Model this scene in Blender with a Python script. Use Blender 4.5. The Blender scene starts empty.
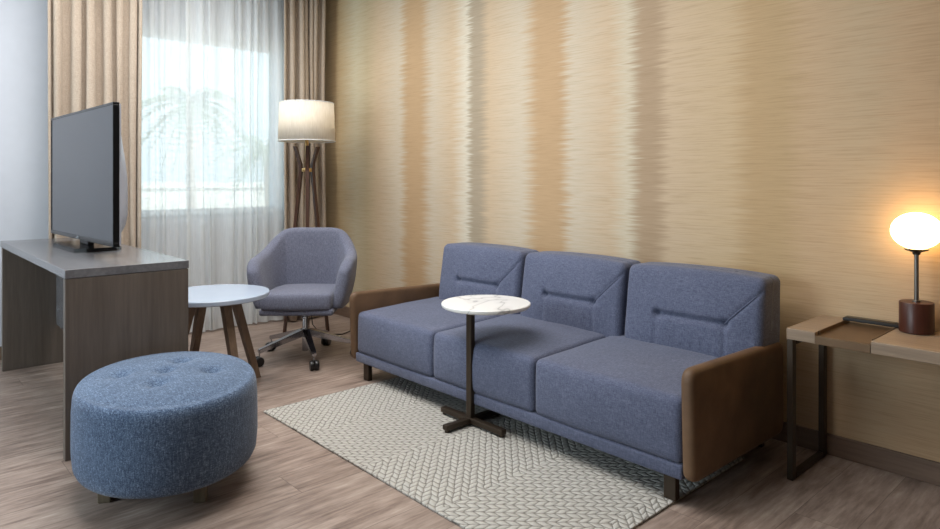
import bpy, bmesh, math, random
from math import pi, sin, cos, radians
from mathutils import Vector, Matrix, noise as mnoise

random.seed(7)
scn = bpy.context.scene
col = scn.collection

# ------------------------------------------------------------------ camera
CAM_H = 1.13
cam_d = bpy.data.cameras.new('camera')
cam = bpy.data.objects.new('camera', cam_d)
col.objects.link(cam)
yaw = math.atan(605 / 658)
cam.location = (0, 0, CAM_H)
cam.rotation_euler = (pi / 2, 0, pi / 2 - yaw)      # looks along (-cos, sin)
cam_d.sensor_width = 36
cam_d.lens = 36 * 658 / 940
cam_d.shift_y = -84.5 / 940
cam_d.clip_start = 0.05
scn.camera = cam

# ------------------------------------------------------------------ world, lights, exposure
scn.view_settings.view_transform = 'Standard'
scn.view_settings.look = 'None'
scn.view_settings.gamma = 1
scn.view_settings.use_curve_mapping = False
scn.view_settings.exposure = 0.0

world = bpy.data.worlds.new('world')
scn.world = world
world.use_nodes = True
bg = world.node_tree.nodes['Background']
bg.inputs[0].default_value = (0.72, 0.89, 1.0, 1)
bg.inputs[1].default_value = 2.0


def area(name, loc, rot, sx, sy, power, color):
    l = bpy.data.lights.new(name, 'AREA')
    l.shape = 'RECTANGLE'
    l.size, l.size_y, l.energy, l.color = sx, sy, power, color
    o = bpy.data.objects.new(name, l)
    o.location, o.rotation_euler = loc, rot
    col.objects.link(o)
    return o


# cool daylight fill from the left, through an unseen window added for it
area('daylight_fill_left', (-3.3, -2.45, 1.55), (radians(90), 0, 0), 2.4, 1.7, 105, (0.86, 0.93, 1.0))
# soft fill added below the ceiling, without a fixture
area('ceiling_fill', (-2.95, 1.15, 2.66), (0, 0, 0), 3.0, 1.7, 102, (1.0, 0.97, 0.94))
# portal for the far window
pl = area('window_portal', (-5.28, 1.9, 1.54), (0, radians(-90), 0), 1.25, 1.3, 1, (1, 1, 1))
pl.data.cycles.is_portal = True
sun = bpy.data.lights.new('sun', 'SUN')
sun.energy, sun.angle, sun.color = 6.5, radians(2), (1.0, 0.96, 0.90)
suno = bpy.data.objects.new('sun', sun)
suno.rotation_euler = Vector((-0.75, -0.12, -0.65)).to_track_quat('-Z', 'Y').to_euler()
col.objects.link(suno)


# ------------------------------------------------------------------ material helpers
def s2l(c):
    return tuple(((v / 255) / 12.92 if v / 255 <= 0.04045 else ((v / 255 + 0.055) / 1.055) ** 2.4) for v in c) + (1,)


class NT:
    def __init__(self, name):
        self.m = bpy.data.materials.new(name)
        self.m.use_nodes = True
        self.t = self.m.node_tree
        self.b = self.t.nodes['Principled BSDF']
        self.out = self.t.nodes['Material Output']

    def n(self, typ, **kw):
        nd = self.t.nodes.new('ShaderNode' + typ)
        for k, v in kw.items():
            setattr(nd, k, v)
        return nd

    def l(self, a, b):
        self.t.links.new(a, b)

    def val(self, sock, x):
        if hasattr(x, 'is_linked') or isinstance(x, bpy.types.NodeSocket):
            self.l(x, sock)
        else:
            sock.default_value = x

    def math(self, op, a, b=None, c=None):
        nd = self.n('Math', operation=op)
        self.val(nd.inputs[0], a)
        if b is not None:
            self.val(nd.inputs[1], b)
        if c is not None:
            self.val(nd.inputs[2], c)
        return nd.outputs[0]

    def mix(self, fac, a, b, blend='MIX'):
        nd = self.n('Mix', data_type='RGBA', blend_type=blend)
        self.val(nd.inputs[0], fac)
        self.val(nd.inputs[6], a)
        self.val(nd.inputs[7], b)
        return nd.outputs[2]

    def coord(self, scale=(1, 1, 1), rot=(0, 0, 0), kind='Object'):
        tc = self.n('TexCoord')
        mp = self.n('Mapping')
        mp.inputs['Scale'].default_value = scale
        mp.inputs['Rotation'].default_value = rot
        self.l(tc.outputs[kind], mp.inputs[0])
        return mp.outputs[0]

    def noise(self, vec, scale, detail=3, rough=0.5):
        nd = self.n('TexNoise')
        nd.inputs['Scale'].default_value = scale
        nd.inputs['Detail'].default_value = detail
        nd.inputs['Roughness'].default_value = rough
        self.l(vec, nd.inputs['Vector'])
        return nd.outputs[0]

    def ramp(self, fac, stops):
        nd = self.n('ValToRGB')
        e = nd.color_ramp.elements
        while len(e) < len(stops):
            e.new(0.5)
        for k, (p, c) in enumerate(stops):
            e[k].position = p
            e[k].color = c
        self.l(fac, nd.inputs[0])
        return nd.outputs[0]

    def bump(self, h, strength=0.3, dist=0.002):
        nd = self.n('Bump')
        nd.inputs['Strength'].default_value = strength
        nd.inputs['Distance'].default_value = dist
        self.l(h, nd.inputs['Height'])
        self.l(nd.outputs[0], self.b.inputs['Normal'])

    def set(self, color=None, rough=None, metal=None, spec=None):
        if color is not None:
            self.val(self.b.inputs['Base Color'], color)
        if rough is not None:
            self.val(self.b.inputs['Roughness'], rough)
        if metal is not None:
            self.b.inputs['Metallic'].default_value = metal
        if spec is not None:
            self.b.inputs['Specular IOR Level'].default_value = spec
        return self


def plain(name, rgb, rough=0.5, metal=0.0, spec=0.5, var=0.06):
    t = NT(name)
    v = t.coord()
    f = t.noise(v, 14, 4)
    c = s2l(rgb)
    d = tuple(x * (1 - var) for x in c[:3]) + (1,)
    e = tuple(min(1, x * (1 + var)) for x in c[:3]) + (1,)
    t.set(t.ramp(f, [(0.3, d), (0.7, e)]), rough, metal, spec)
    return t.m


def fabric(name, dark, mid, light, sc=260, bump=0.35, sheen=0.15):
    """Woven cloth: threads crossing in three directions, with slubs."""
    t = NT(name)
    a = t.noise(t.coord((1, 1, 0.16)), sc, 2, 0.6)
    b = t.noise(t.coord((0.16, 1, 1)), sc, 2, 0.6)
    c = t.noise(t.coord((1, 0.16, 1)), sc, 2, 0.6)
    s = t.math('ADD', t.math('ADD', a, b), c)
    s = t.math('MULTIPLY', s, 1 / 3)
    big = t.noise(t.coord(), 5, 3)
    s2 = t.math('ADD', s, t.math('MULTIPLY', t.math('SUBTRACT', big, 0.5), 0.08))
    t.set(t.ramp(s2, [(0.36, s2l(dark)), (0.5, s2l(mid)), (0.64, s2l(light))]), 0.9, 0, 0.2)
    t.b.inputs['Sheen Weight'].default_value = sheen
    t.b.inputs['Sheen Roughness'].default_value = 0.5
    t.bump(s, bump, 0.002)
    return t.m


def wood(name, dark, light, axis='X', sc=1.0, rough=0.5, bump=0.08, spec=0.4):
    t = NT(name)
    st = {'X': (0.06, 1, 1), 'Y': (1, 0.06, 1), 'Z': (1, 1, 0.06)}[axis]
    v = t.coord(st)
    g = t.noise(v, 70 * sc, 5, 0.65)
    h = t.noise(v, 11 * sc, 3, 0.6)
    f = t.math('ADD', t.math('MULTIPLY', g, 0.55), t.math('MULTIPLY', h, 0.45))
    t.set(t.ramp(f, [(0.32, s2l(dark)), (0.66, s2l(light))]), rough, 0, spec)
    t.bump(g, bump, 0.001)
    return t.m


# ------------------------------------------------------------------ geometry helpers
def tag(o, label=None, cat=None, group=None, kind=None):
    if label: o['label'] = label
    if cat: o['category'] = cat
    if group: o['group'] = group
    if kind: o['kind'] = kind
    return o


def thing(name, loc, label, cat, group=None):
    o = bpy.data.objects.new(name, None)
    o.empty_display_size = 0.1
    o.location = loc
    col.objects.link(o)
    return tag(o, label, cat, group)


def link(name, bm, mat, parent=None, smooth=False, angle=None):
    me = bpy.data.meshes.new(name)
    bmesh.ops.recalc_face_normals(bm, faces=bm.faces[:])
    bm.to_mesh(me)
    bm.free()
    if isinstance(mat, (list, tuple)):
        for m in mat: me.materials.append(m)
    else:
        me.materials.append(mat)
    o = bpy.data.objects.new(name, me)
    col.objects.link(o)
    if smooth:
        for p in me.polygons: p.use_smooth = True
        if angle is not None:
            me.set_sharp_from_angle(angle=radians(angle))
    if parent: o.parent = parent
    return o


def box(bm, x0, x1, y0, y1, z0, z1, bev=0.0, seg=2, mi=0):
    vs = [bm.verts.new((x, y, z)) for x in (x0, x1) for y in (y0, y1) for z in (z0, z1)]
    fs = []
    for q in ((0, 1, 3, 2), (4, 6, 7, 5), (0, 4, 5, 1), (2, 3, 7, 6), (0, 2, 6, 4), (1, 5, 7, 3)):
        f = bm.faces.new([vs[i] for i in q])
        f.material_index = mi
        fs.append(f)
    bmesh.ops.recalc_face_normals(bm, faces=fs)
    if bev > 0:
        es = list({e for f in fs for e in f.edges})
        bmesh.ops.bevel(bm, geom=es, offset=bev, segments=seg, affect='EDGES', profile=0.5)
    return vs


def bx(*a, **k):
    bm = bmesh.new()
    box(bm, *a, **k)
    return bm


def oriented_bar(bm, a, b, w, t, up=(0, 0, 1), w2=None, t2=None, bev=0.0):
    """bar from a to b, section w (sideways) x t (up-ish), may taper."""
    a, b = Vector(a), Vector(b)
    d = (b - a).normalized()
    upv = Vector(up)
    s = d.cross(upv)
    if s.length < 1e-4: s = d.cross(Vector((1, 0, 0)))
    s.normalize()
    u = s.cross(d).normalized()
    w2 = w if w2 is None else w2
    t2 = t if t2 is None else t2
    vs = []
    for p, ww, tt in ((a, w, t), (b, w2, t2)):
        for i, j in ((-1, -1), (1, -1), (1, 1), (-1, 1)):
            vs.append(bm.verts.new(p + s * (i * ww / 2) + u * (j * tt / 2)))
    fs = [bm.faces.new([vs[i] for i in q]) for q in ((0, 1, 2, 3), (7, 6, 5, 4), (0, 4, 5, 1), (1, 5, 6, 2), (2, 6, 7, 3), (3, 7, 4, 0))]
    bmesh.ops.recalc_face_normals(bm, faces=fs)
    if bev > 0:
        es = list({e for f in fs for e in f.edges})
        bmesh.ops.bevel(bm, geom=es, offset=bev, segments=2, affect='EDGES')


def lathe(bm, prof, cx=0, cy=0, seg=48, ex=1.0, ey=1.0):
    rings = []
    for r, z in prof:
        if r < 1e-6:
            rings.append([bm.verts.new((cx, cy, z))])
        else:
            rings.append([bm.verts.new((cx + r * ex * cos(2 * pi * k / seg), cy + r * ey * sin(2 * pi * k / seg), z)) for k in range(seg)])
    for a, b in zip(rings, rings[1:]):
        for k in range(seg):
            k2 = (k + 1) % seg
            if len(a) == 1 and len(b) == 1: continue
            if len(a) == 1: bm.faces.new((a[0], b[k], b[k2]))
            elif len(b) == 1: bm.faces.new((a[k], b[0], a[k2]))
            else: bm.faces.new((a[k], b[k], b[k2], a[k2]))


def tube(bm, pts, r, seg=10):
    pts = [Vector(p) for p in pts]
    rings = []
    prev = None
    for i, p in enumerate(pts):
        d = (pts[min(i + 1, len(pts) - 1)] - pts[max(i - 1, 0)]).normalized()
        ref = prev if prev is not None else (Vector((0, 0, 1)) if abs(d.z) < 0.9 else Vector((1, 0, 0)))
        u = (ref - d * ref.dot(d)).normalized()
        prev = u
        w = d.cross(u)
        rr = r[i] if isinstance(r, (list, tuple)) else r
        rings.append([bm.verts.new(p + (u * cos(2 * pi * k / seg) + w * sin(2 * pi * k / seg)) * rr) for k in range(seg)])
    for a, b in zip(rings, rings[1:]):
        for k in range(seg):
            bm.faces.new((a[k], a[(k + 1) % seg], b[(k + 1) % seg], b[k]))
    bm.faces.new(rings[0][::-1])
    bm.faces.new(rings[-1])


def rbox(sx, sy, sz, r, step, disp=None):
    """soft box centred on 0: gridded cube mapped on a rounded box; disp(p, n) -> new p"""
    bm = bmesh.new()
    nx, ny, nz = [max(4, int(s / step)) for s in (sx, sy, sz)]
    cache = {}

    def grid_pos(i, n, s):
        # finer towards the rounded edges
        u = i / n * 2 - 1
        return math.copysign(1 - (1 - abs(u)) ** 1.25, u) * s / 2

    def vert(i, j, k):
        key = (i, j, k)
        if key not in cache:
            p = Vector((grid_pos(i, nx, sx), grid_pos(j, ny, sy), grid_pos(k, nz, sz)))
            q = Vector([max(-s / 2 + r, min(s / 2 - r, c)) for c, s in zip(p, (sx, sy, sz))])
            d = p - q
            nrm = d.normalized()
            p2 = q + nrm * r
            if disp: p2 = disp(p2, nrm)
            cache[key] = bm.verts.new(p2)
        return cache[key]

    for i in range(nx):
        for j in range(ny):
            for k in (0, nz):
                bm.faces.new((vert(i, j, k), vert(i + 1, j, k), vert(i + 1, j + 1, k), vert(i, j + 1, k)))
    for i in range(nx):
        for k in range(nz):
            for j in (0, ny):
                bm.faces.new((vert(i, j, k), vert(i + 1, j, k), vert(i + 1, j, k + 1), vert(i, j, k + 1)))
    for j in range(ny):
        for k in range(nz):
            for i in (0, nx):
                bm.faces.new((vert(i, j, k), vert(i, j + 1, k), vert(i, j + 1, k + 1), vert(i, j, k + 1)))
    return bm


def move(bm, v):
    bmesh.ops.translate(bm, verts=bm.verts[:], vec=Vector(v))
    return bm


def smooth01(t):
    t = max(0.0, min(1.0, t))
    return t * t * (3 - 2 * t)


# ------------------------------------------------------------------ room shell
XF, XN, YR, YL, ZC = -5.04, 1.8, 2.93, -2.2, 2.70       # far, near, right, left, ceiling


def m_floor():
    t = NT('plank_floor')
    tc = t.n('TexCoord')
    sep = t.n('SeparateXYZ')
    t.l(tc.outputs['Object'], sep.inputs[0])
    pw, pl_ = 0.18, 1.22
    row = t.math('FLOOR', t.math('DIVIDE', sep.outputs[0], pw))
    off = t.math('MULTIPLY', t.math('FRACT', t.math('MULTIPLY', row, 0.381)), pl_)
    yy = t.math('DIVIDE', t.math('ADD', sep.outputs[1], off), pl_)
    idx = t.math('FLOOR', yy)
    cb = t.n('CombineXYZ')
    t.l(row, cb.inputs[0]); t.l(idx, cb.inputs[1])
    wn = t.n('TexWhiteNoise', noise_dimensions='2D')
    t.l(cb.outputs[0], wn.inputs['Vector'])
    # grain
    cb2 = t.n('CombineXYZ')
    t.l(sep.outputs[0], cb2.inputs[0])
    t.l(t.math('ADD', t.math('MULTIPLY', sep.outputs[1], 0.10), t.math('MULTIPLY', wn.outputs[0], 7)), cb2.inputs[1])
    t.l(t.math('MULTIPLY', wn.outputs[0], 9), cb2.inputs[2])
    g1 = t.noise(cb2.outputs[0], 60, 5, 0.65)
    cb3 = t.n('CombineXYZ')
    t.l(t.math('MULTIPLY', sep.outputs[0], 1.0), cb3.inputs[0])
    t.l(t.math('ADD', t.math('MULTIPLY', sep.outputs[1], 0.22), t.math('MULTIPLY', wn.outputs[0], 5)), cb3.inputs[1])
    g2 = t.noise(cb3.outputs[0], 13, 5, 0.65)
    f = t.math('ADD', t.math('MULTIPLY', g1, 0.45), t.math('MULTIPLY', g2, 0.55))
    c = t.ramp(f, [(0.34, s2l((98, 83, 75))), (0.46, s2l((139, 122, 112))), (0.56, s2l((164, 147, 136))), (0.68, s2l((192, 177, 165)))])
    c = t.mix(t.math('MULTIPLY', wn.outputs[0], 0.28), c, s2l((108, 94, 86)))
    # seams
    fx = t.math('FRACT', t.math('DIVIDE', sep.outputs[0], pw))
    fy = t.math('FRACT', yy)
    sx = t.math('LESS_THAN', t.math('MINIMUM', fx, t.math('SUBTRACT', 1, fx)), 0.007)
    sy = t.math('LESS_THAN', t.math('MINIMUM', fy, t.math('SUBTRACT', 1, fy)), 0.0010)
    seam = t.math('MAXIMUM', sx, sy)
    c = t.mix(t.math('MULTIPLY', seam, 0.55), c, s2l((74, 62, 56)))
    t.set(c, t.math('ADD', 0.36, t.math('MULTIPLY', g2, 0.16)), 0, 0.4)
    t.bump(t.math('SUBTRACT', t.math('MULTIPLY', g1, 0.25), seam), 0.12, 0.001)
    return t.m


def m_wallpaper():
    t = NT('striped_grasscloth_wallpaper')
    tc = t.n('TexCoord')
    sep = t.n('SeparateXYZ')
    t.l(tc.outputs['Object'], sep.inputs[0])

    def streak(sx, sz, det, seed=0.0):
        cb = t.n('CombineXYZ')
        # the weave runs very slightly off level
        zz = t.math('ADD', sep.outputs[2], t.math('MULTIPLY', sep.outputs[0], 0.0))
        t.l(t.math('MULTIPLY', sep.outputs[0], sx), cb.inputs[0])
        t.l(t.math('MULTIPLY', zz, sz), cb.inputs[2])
        cb.inputs[1].default_value = seed
        return t.noise(cb.outputs[0], 1.0, det, 0.62)
    j1 = streak(1.6, 55, 3)
    j2 = streak(5.0, 150, 3, 4.0)
    jag = t.math('ADD', t.math('MULTIPLY', t.math('SUBTRACT', j1, 0.5), 0.22), t.math('MULTIPLY', t.math('SUBTRACT', j2, 0.5), 0.12))
    f = t.math('DIVIDE', t.math('ADD', t.math('ADD', sep.outputs[0], jag), 5.0), 6.8)
    A = (192, 180, 161); T = (178, 150, 116); G = (160, 147, 127); P = (190, 169, 142); B = (165, 143, 117)
    st = [(-5.0, (166, 138, 103)), (-4.80, (188, 162, 124)), (-4.56, (196, 186, 160)), (-4.40, (184, 168, 138)), (-4.22, P), (-3.96, A), (-3.87, T), (-3.70, T),
          (-3.58, A), (-3.36, P), (-3.22, (203, 196, 180)), (-3.17, G), (-3.09, G), (-3.01, P), (-2.72, A), (-2.60, T),
          (-2.42, T), (-2.34, A), (-2.08, P), (-1.97, (197, 187, 166)), (-1.90, B), (-1.80, B), (-1.73, P), (-1.42, (194, 171, 138)),
          (-1.32, (183, 156, 118)), (-1.18, (184, 158, 120)), (-1.08, (193, 166, 133)), (-0.86, (191, 168, 137)), (-0.70, (194, 165, 132)), (-0.45, T), (0.3, P), (1.8, T)]
    c = t.ramp(f, [((x + 5) / 6.8, s2l(k)) for x, k in st])
    fib = streak(4.0, 165, 4, 9.0)
    fib2 = streak(11.0, 520, 2, 2.0)
    fb = t.math('ADD', t.math('MULTIPLY', fib, 0.65), t.math('MULTIPLY', fib2, 0.35))
    c = t.mix(1.0, c, t.ramp(fb, [(0.30, (0.75, 0.72, 0.65, 1)), (0.52, (0.98, 0.97, 0.96, 1)), (0.72, (1.0, 1.0, 1.0, 1))]), 'MULTIPLY')
    t.set(c, 0.62, 0, 0.25)
    t.bump(fb, 0.18, 0.002)
    return t.m


M = {}
M['floor'] = m_floor()
M['paper'] = m_wallpaper()
M['paint'] = plain('cool_white_paint', (192, 197, 206), 0.75, var=0.015)
M['dim_wall'] = plain('dimmed_taupe_wall', (128, 116, 104), 0.8, var=0.01)  # wall colour darkened to stand for the unlit room beyond
M['ceil'] = plain('ceiling_paint', (232, 230, 226), 0.85, var=0.01)
M['skirting'] = wood('brown_skirting', (98, 80, 68), (128, 107, 92), 'X', 1.0, 0.5)
M['white_frame'] = plain('white_window_frame', (225, 228, 230), 0.45, var=0.01)


def struct(name, bm, mat, parent=None):
    o = link(name, bm, mat, parent)
    o['kind'] = 'structure'
    return o


struct('floor', bx(XF - 0.3, XN + 0.1, YL - 0.3, YR + 0.1, -0.10, 0.0), M['floor'])
struct('ceiling', bx(XF - 0.3, XN + 0.1, YL - 0.3, YR + 0.1, ZC, ZC + 0.1), M['ceil'])
struct('wall_right', bx(XF - 0.3, XN + 0.1, YR, YR + 0.1, 0, ZC), M['paper'])
struct('wall_near', bx(XN, XN + 0.1, YL - 0.3, YR, 0, ZC), M['dim_wall'])
# far wall with the window opening
WY0, WY1, WZ0, WZ1 = 1.30, 2.56, 0.87, 2.215
WY0 = 0.95
bm = bmesh.new()
box(bm, XF - 0.3, XF, YL - 0.3, WY0, 0, ZC)
box(bm, XF - 0.3, XF, WY1, YR, 0, ZC)
box(bm, XF - 0.3, XF, WY0, WY1, 0, WZ0)
box(bm, XF - 0.3, XF, WY0, WY1, WZ1, ZC)
struct('wall_far', bm, M['paint'])
# unseen left wall, with a wide window opening added for the fill
LX0, LX1, LZ0, LZ1 = -4.6, -2.0, 0.7, 2.4
bm = bmesh.new()
box(bm, XF, LX0, YL - 0.3, YL, 0, ZC)
box(bm, LX1, XN, YL - 0.3, YL, 0, ZC)
box(bm, LX0, LX1, YL - 0.3, YL, 0, LZ0)
box(bm, LX0, LX1, YL - 0.3, YL, LZ1, ZC)
struct('wall_left', bm, M['paint'])
struct('baseboard_right', bx(XF, XN, YR - 0.014, YR, 0, 0.085, bev=0.003), M['skirting'])
struct('baseboard_far', bx(XF, XF + 0.014, YL, YR - 0.014, 0, 0.085, bev=0.003), M['skirting'])


def m_glass():
    t = NT('window_glass')
    tr = t.n('BsdfTransparent')
    tr.inputs[0].default_value = (0.95, 0.98, 0.98, 1)
    gl = t.n('BsdfGlossy')
    gl.inputs['Roughness'].default_value = 0.02
    fr = t.n('Fresnel')
    fr.inputs[0].default_value = 1.3
    mx = t.n('MixShader')
    t.l(fr.outputs[0], mx.inputs[0]); t.l(tr.outputs[0], mx.inputs[1]); t.l(gl.outputs[0], mx.inputs[2])
    t.l(mx.outputs[0], t.out.inputs[0])
    return t.m


M['glass'] = m_glass()


def window(name, axis, a0, a1, z0, z1, p0, p1, mull):
    """frame in the plane across axis, between depth p0 and p1"""
    def b(bmm, u0, u1, w0, w1, d0, d1):
        if axis == 'x': box(bmm, d0, d1, u0, u1, w0, w1, bev=0.004)
        else: box(bmm, u0, u1, d0, d1, w0, w1, bev=0.004)
    bm = bmesh.new()
    fw = 0.04
    b(bm, a0, a1, z0, z0 + fw, p0, p1); b(bm, a0, a1, z1 - fw, z1, p0, p1)
    b(bm, a0, a0 + fw, z0 + fw, z1 - fw, p0, p1); b(bm, a1 - fw, a1, z0 + fw, z1 - fw, p0, p1)
    for u in mull: b(bm, u - 0.02, u + 0.02, z0 + fw, z1 - fw, p0, p1)
    w = struct(name, bm, M['white_frame'])
    bm = bmesh.new()
    pm = (p0 + p1) / 2
    ed = [a0 + fw] + [u for u in mull] + [a1 - fw]
    for u0, u1 in zip(ed, ed[1:]):
        b(bm, u0 + (0.02 if u0 in mull else 0), u1 - (0.02 if u1 in mull else 0), z0 + fw, z1 - fw, pm - 0.005, pm + 0.005)
    g = link('pane', bm, M['glass'], w)
    return w


w1 = window('window_1', 'x', WY0, WY1, WZ0, WZ1, XF - 0.10, XF - 0.05, [])
link('window_sill', bx(XF - 0.05, XF + 0.0, WY0, WY1, WZ0 - 0.02, WZ0 + 0.001), M['white_frame'], w1)
window('added_window_2', 'y', LX0, LX1, LZ0, LZ1, YL - 0.12, YL - 0.06, [-3.75, -2.85])  # out of view, added to let the left fill in

# ------------------------------------------------------------------ outside, seen faintly through the sheer curtains
M['ground'] = plain('pale_ground', (190, 185, 175), 0.9)
M['leafg'] = plain('hazed_palm_leaf', (158, 176, 154), 0.7, var=0.2)  # leaf colour lightened to stand in for outdoor haze
M['bark'] = plain('palm_bark', (172, 160, 146), 0.9, var=0.2)
M['housew'] = plain('white_render', (225, 222, 215), 0.8)
struct('ground', bx(-60, XF - 0.35, -25, 40, -3.6, -3.5), M['ground'])


def palm(x, y, h, label):
    r = thing('palm_tree', (x, y, -3.5), label, 'tree')
    bm = bmesh.new()
    tube(bm, [(0.15 * sin(k * 0.5), 0, h * k / 8) for k in range(9)], [0.15 - 0.007 * k for k in range(9)], 10)
    link('trunk', bm, M['bark'], r, True)
    for k in range(30):
        a = k * 2.399
        el = random.uniform(-0.5, 1.2)
        L = random.uniform(1.6, 2.5)
        bm = bmesh.new()
        d = Vector((cos(a), sin(a), 0))
        s = Vector((-sin(a), cos(a), 0))
        base = Vector((0.15 * sin(4), 0, h - 0.05))
        pts = []
        for q in range(15):
            u = q / 14
            pts.append(base + d * (L * u * cos(el * 0.8)) + Vector((0, 0, L * (sin(el) * u - 0.75 * u * u))))
        tube(bm, pts, [0.035 * (1 - 0.8 * q / 14) for q in range(15)], 5)
        for q in range(2, 15):
            w = 0.42 * sin(pi * min(1, (q / 14) * 0.9 + 0.08))
            for sg in (-1, 1):
                p = pts[q]
                e = p + s * (sg * w) + d * 0.16 + Vector((0, 0, -0.22 * w))
                n = Vector((0, 0, 0.02))
                vs = [bm.verts.new(v) for v in (p - d * 0.06, p + d * 0.06, e, )]
                v2 = [bm.verts.new(v) for v in (p - d * 0.06 + n, p + d * 0.06 + n, e + n * 0.3)]
                bm.faces.new(vs); bm.faces.new(v2[::-1])
                for i in range(3):
                    bm.faces.new((vs[i], vs[(i + 1) % 3], v2[(i + 1) % 3], v2[i]))
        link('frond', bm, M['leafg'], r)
    return r


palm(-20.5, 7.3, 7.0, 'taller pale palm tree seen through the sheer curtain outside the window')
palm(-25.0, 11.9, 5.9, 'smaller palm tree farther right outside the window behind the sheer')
hb = thing('building', (-40, 14, -3.5), 'long low white building far outside the window', 'building')
bm = bmesh.new(); box(bm, -4, 4, -24, 20, 0, 4.2); link('wall', bm, M['housew'], hb)
bm = bmesh.new(); box(bm, -4.2, 4.2, -24.2, 20.2, 4.2, 4.5); link('roof', bm, M['housew'], hb)

# ------------------------------------------------------------------ curtains
M['drape'] = fabric('beige_drape_cloth', (154, 141, 126), (169, 155, 140), (182, 168, 152), 260, 0.1)


def m_sheer():
    t = NT('sheer_white_voile')
    v = t.coord((1, 1, 0.05))
    f = t.noise(v, 190, 2)
    df = t.n('BsdfDiffuse'); df.inputs[0].default_value = (0.87, 0.90, 0.91, 1)
    tl = t.n('BsdfTranslucent'); tl.inputs[0].default_value = (0.86, 0.90, 0.91, 1)
    tr = t.n('BsdfTransparent')
    m1 = t.n('MixShader'); m1.inputs[0].default_value = 0.48
    t.l(df.outputs[0], m1.inputs[1]); t.l(tl.outputs[0], m1.inputs[2])
    m2 = t.n('MixShader')
    t.l(t.math('ADD', 0.78, t.math('MULTIPLY', t.math('SUBTRACT', f, 0.5), 0.25)), m2.inputs[0])
    t.l(tr.outputs[0], m2.inputs[1]); t.l(m1.outputs[0], m2.inputs[2])
    t.l(m2.outputs[0], t.out.inputs[0])
    return t.m


M['sheer'] = m_sheer()


def curtain(name, mat, y0, y1, x0, folds, amp, label, thick, seed, gather=0.0, zbot=0.015, solid=True):
    rnd = random.Random(seed)
    n, nz = folds * 14, 14
    wob = [rnd.uniform(0.55, 1.25) for _ in range(folds + 2)]
    wid = [rnd.uniform(0.4, 1.7) for _ in range(folds)]
    tot = sum(wid)
    bm = bmesh.new()
    grid = []
    ys = []
    acc = 0
    for q in range(folds):
        for k in range(14):
            u = k / 14
            ys.append((acc + wid[q] * u, q + u))
        acc += wid[q]
    ys.append((acc, float(folds)))
    for iz in range(nz + 1):
        w = iz / nz
        z = zbot + (ZC - zbot) * w
        rowv = []
        for a, ph in ys:
            q = min(int(ph), folds - 1)
            am = amp * (wob[q] * (1 - (ph - q)) + wob[q + 1] * (ph - q))
            sw = 0.012 * sin(3.1 * w + q * 1.7) * (1 - w)
            y = y0 + (y1 - y0) * (a / tot) + sw + 0.25 * amp * sin(4 * pi * ph)
            x = x0 + am * cos(2 * pi * ph) * (0.85 + 0.25 * (1 - w)) + 0.006 * sin(9 * w + q)
            y += gather * (0.5 - a / tot) * (1 - abs(2 * w - 1))
            rowv.append(bm.verts.new((x, y, z)))
        grid.append(rowv)
    for r0, r1 in zip(grid, grid[1:]):
        for k in range(len(r0) - 1):
            bm.faces.new((r0[k], r0[k + 1], r1[k + 1], r1[k]))
    o = link(name, bm, mat, None, True)
    if solid:
        md = o.modifiers.new('thickness', 'SOLIDIFY')
        md.thickness = thick
        md.offset = 0
    return tag(o, label, 'curtain')


curtain('curtain', M['drape'], 0.838, 1.385, -4.835, 7, 0.037, 'beige drape hanging left of the window behind the television', 0.005, 3)
curtain('curtain', M['drape'], 2.425, 2.795, -4.822, 6, 0.034, 'beige drape hanging in the corner behind the floor lamp', 0.005, 11)
curtain('sheer_curtain', M['sheer'], 1.10, 1.765, -4.957, 7, 0.018, 'left white sheer curtain panel across the window beside the television drape', 0.002, 5, solid=False)
curtain('sheer_curtain', M['sheer'], 1.705, 2.60, -4.905, 9, 0.020, 'right white sheer curtain panel across the window behind the office chair', 0.002, 8, solid=False)

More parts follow.
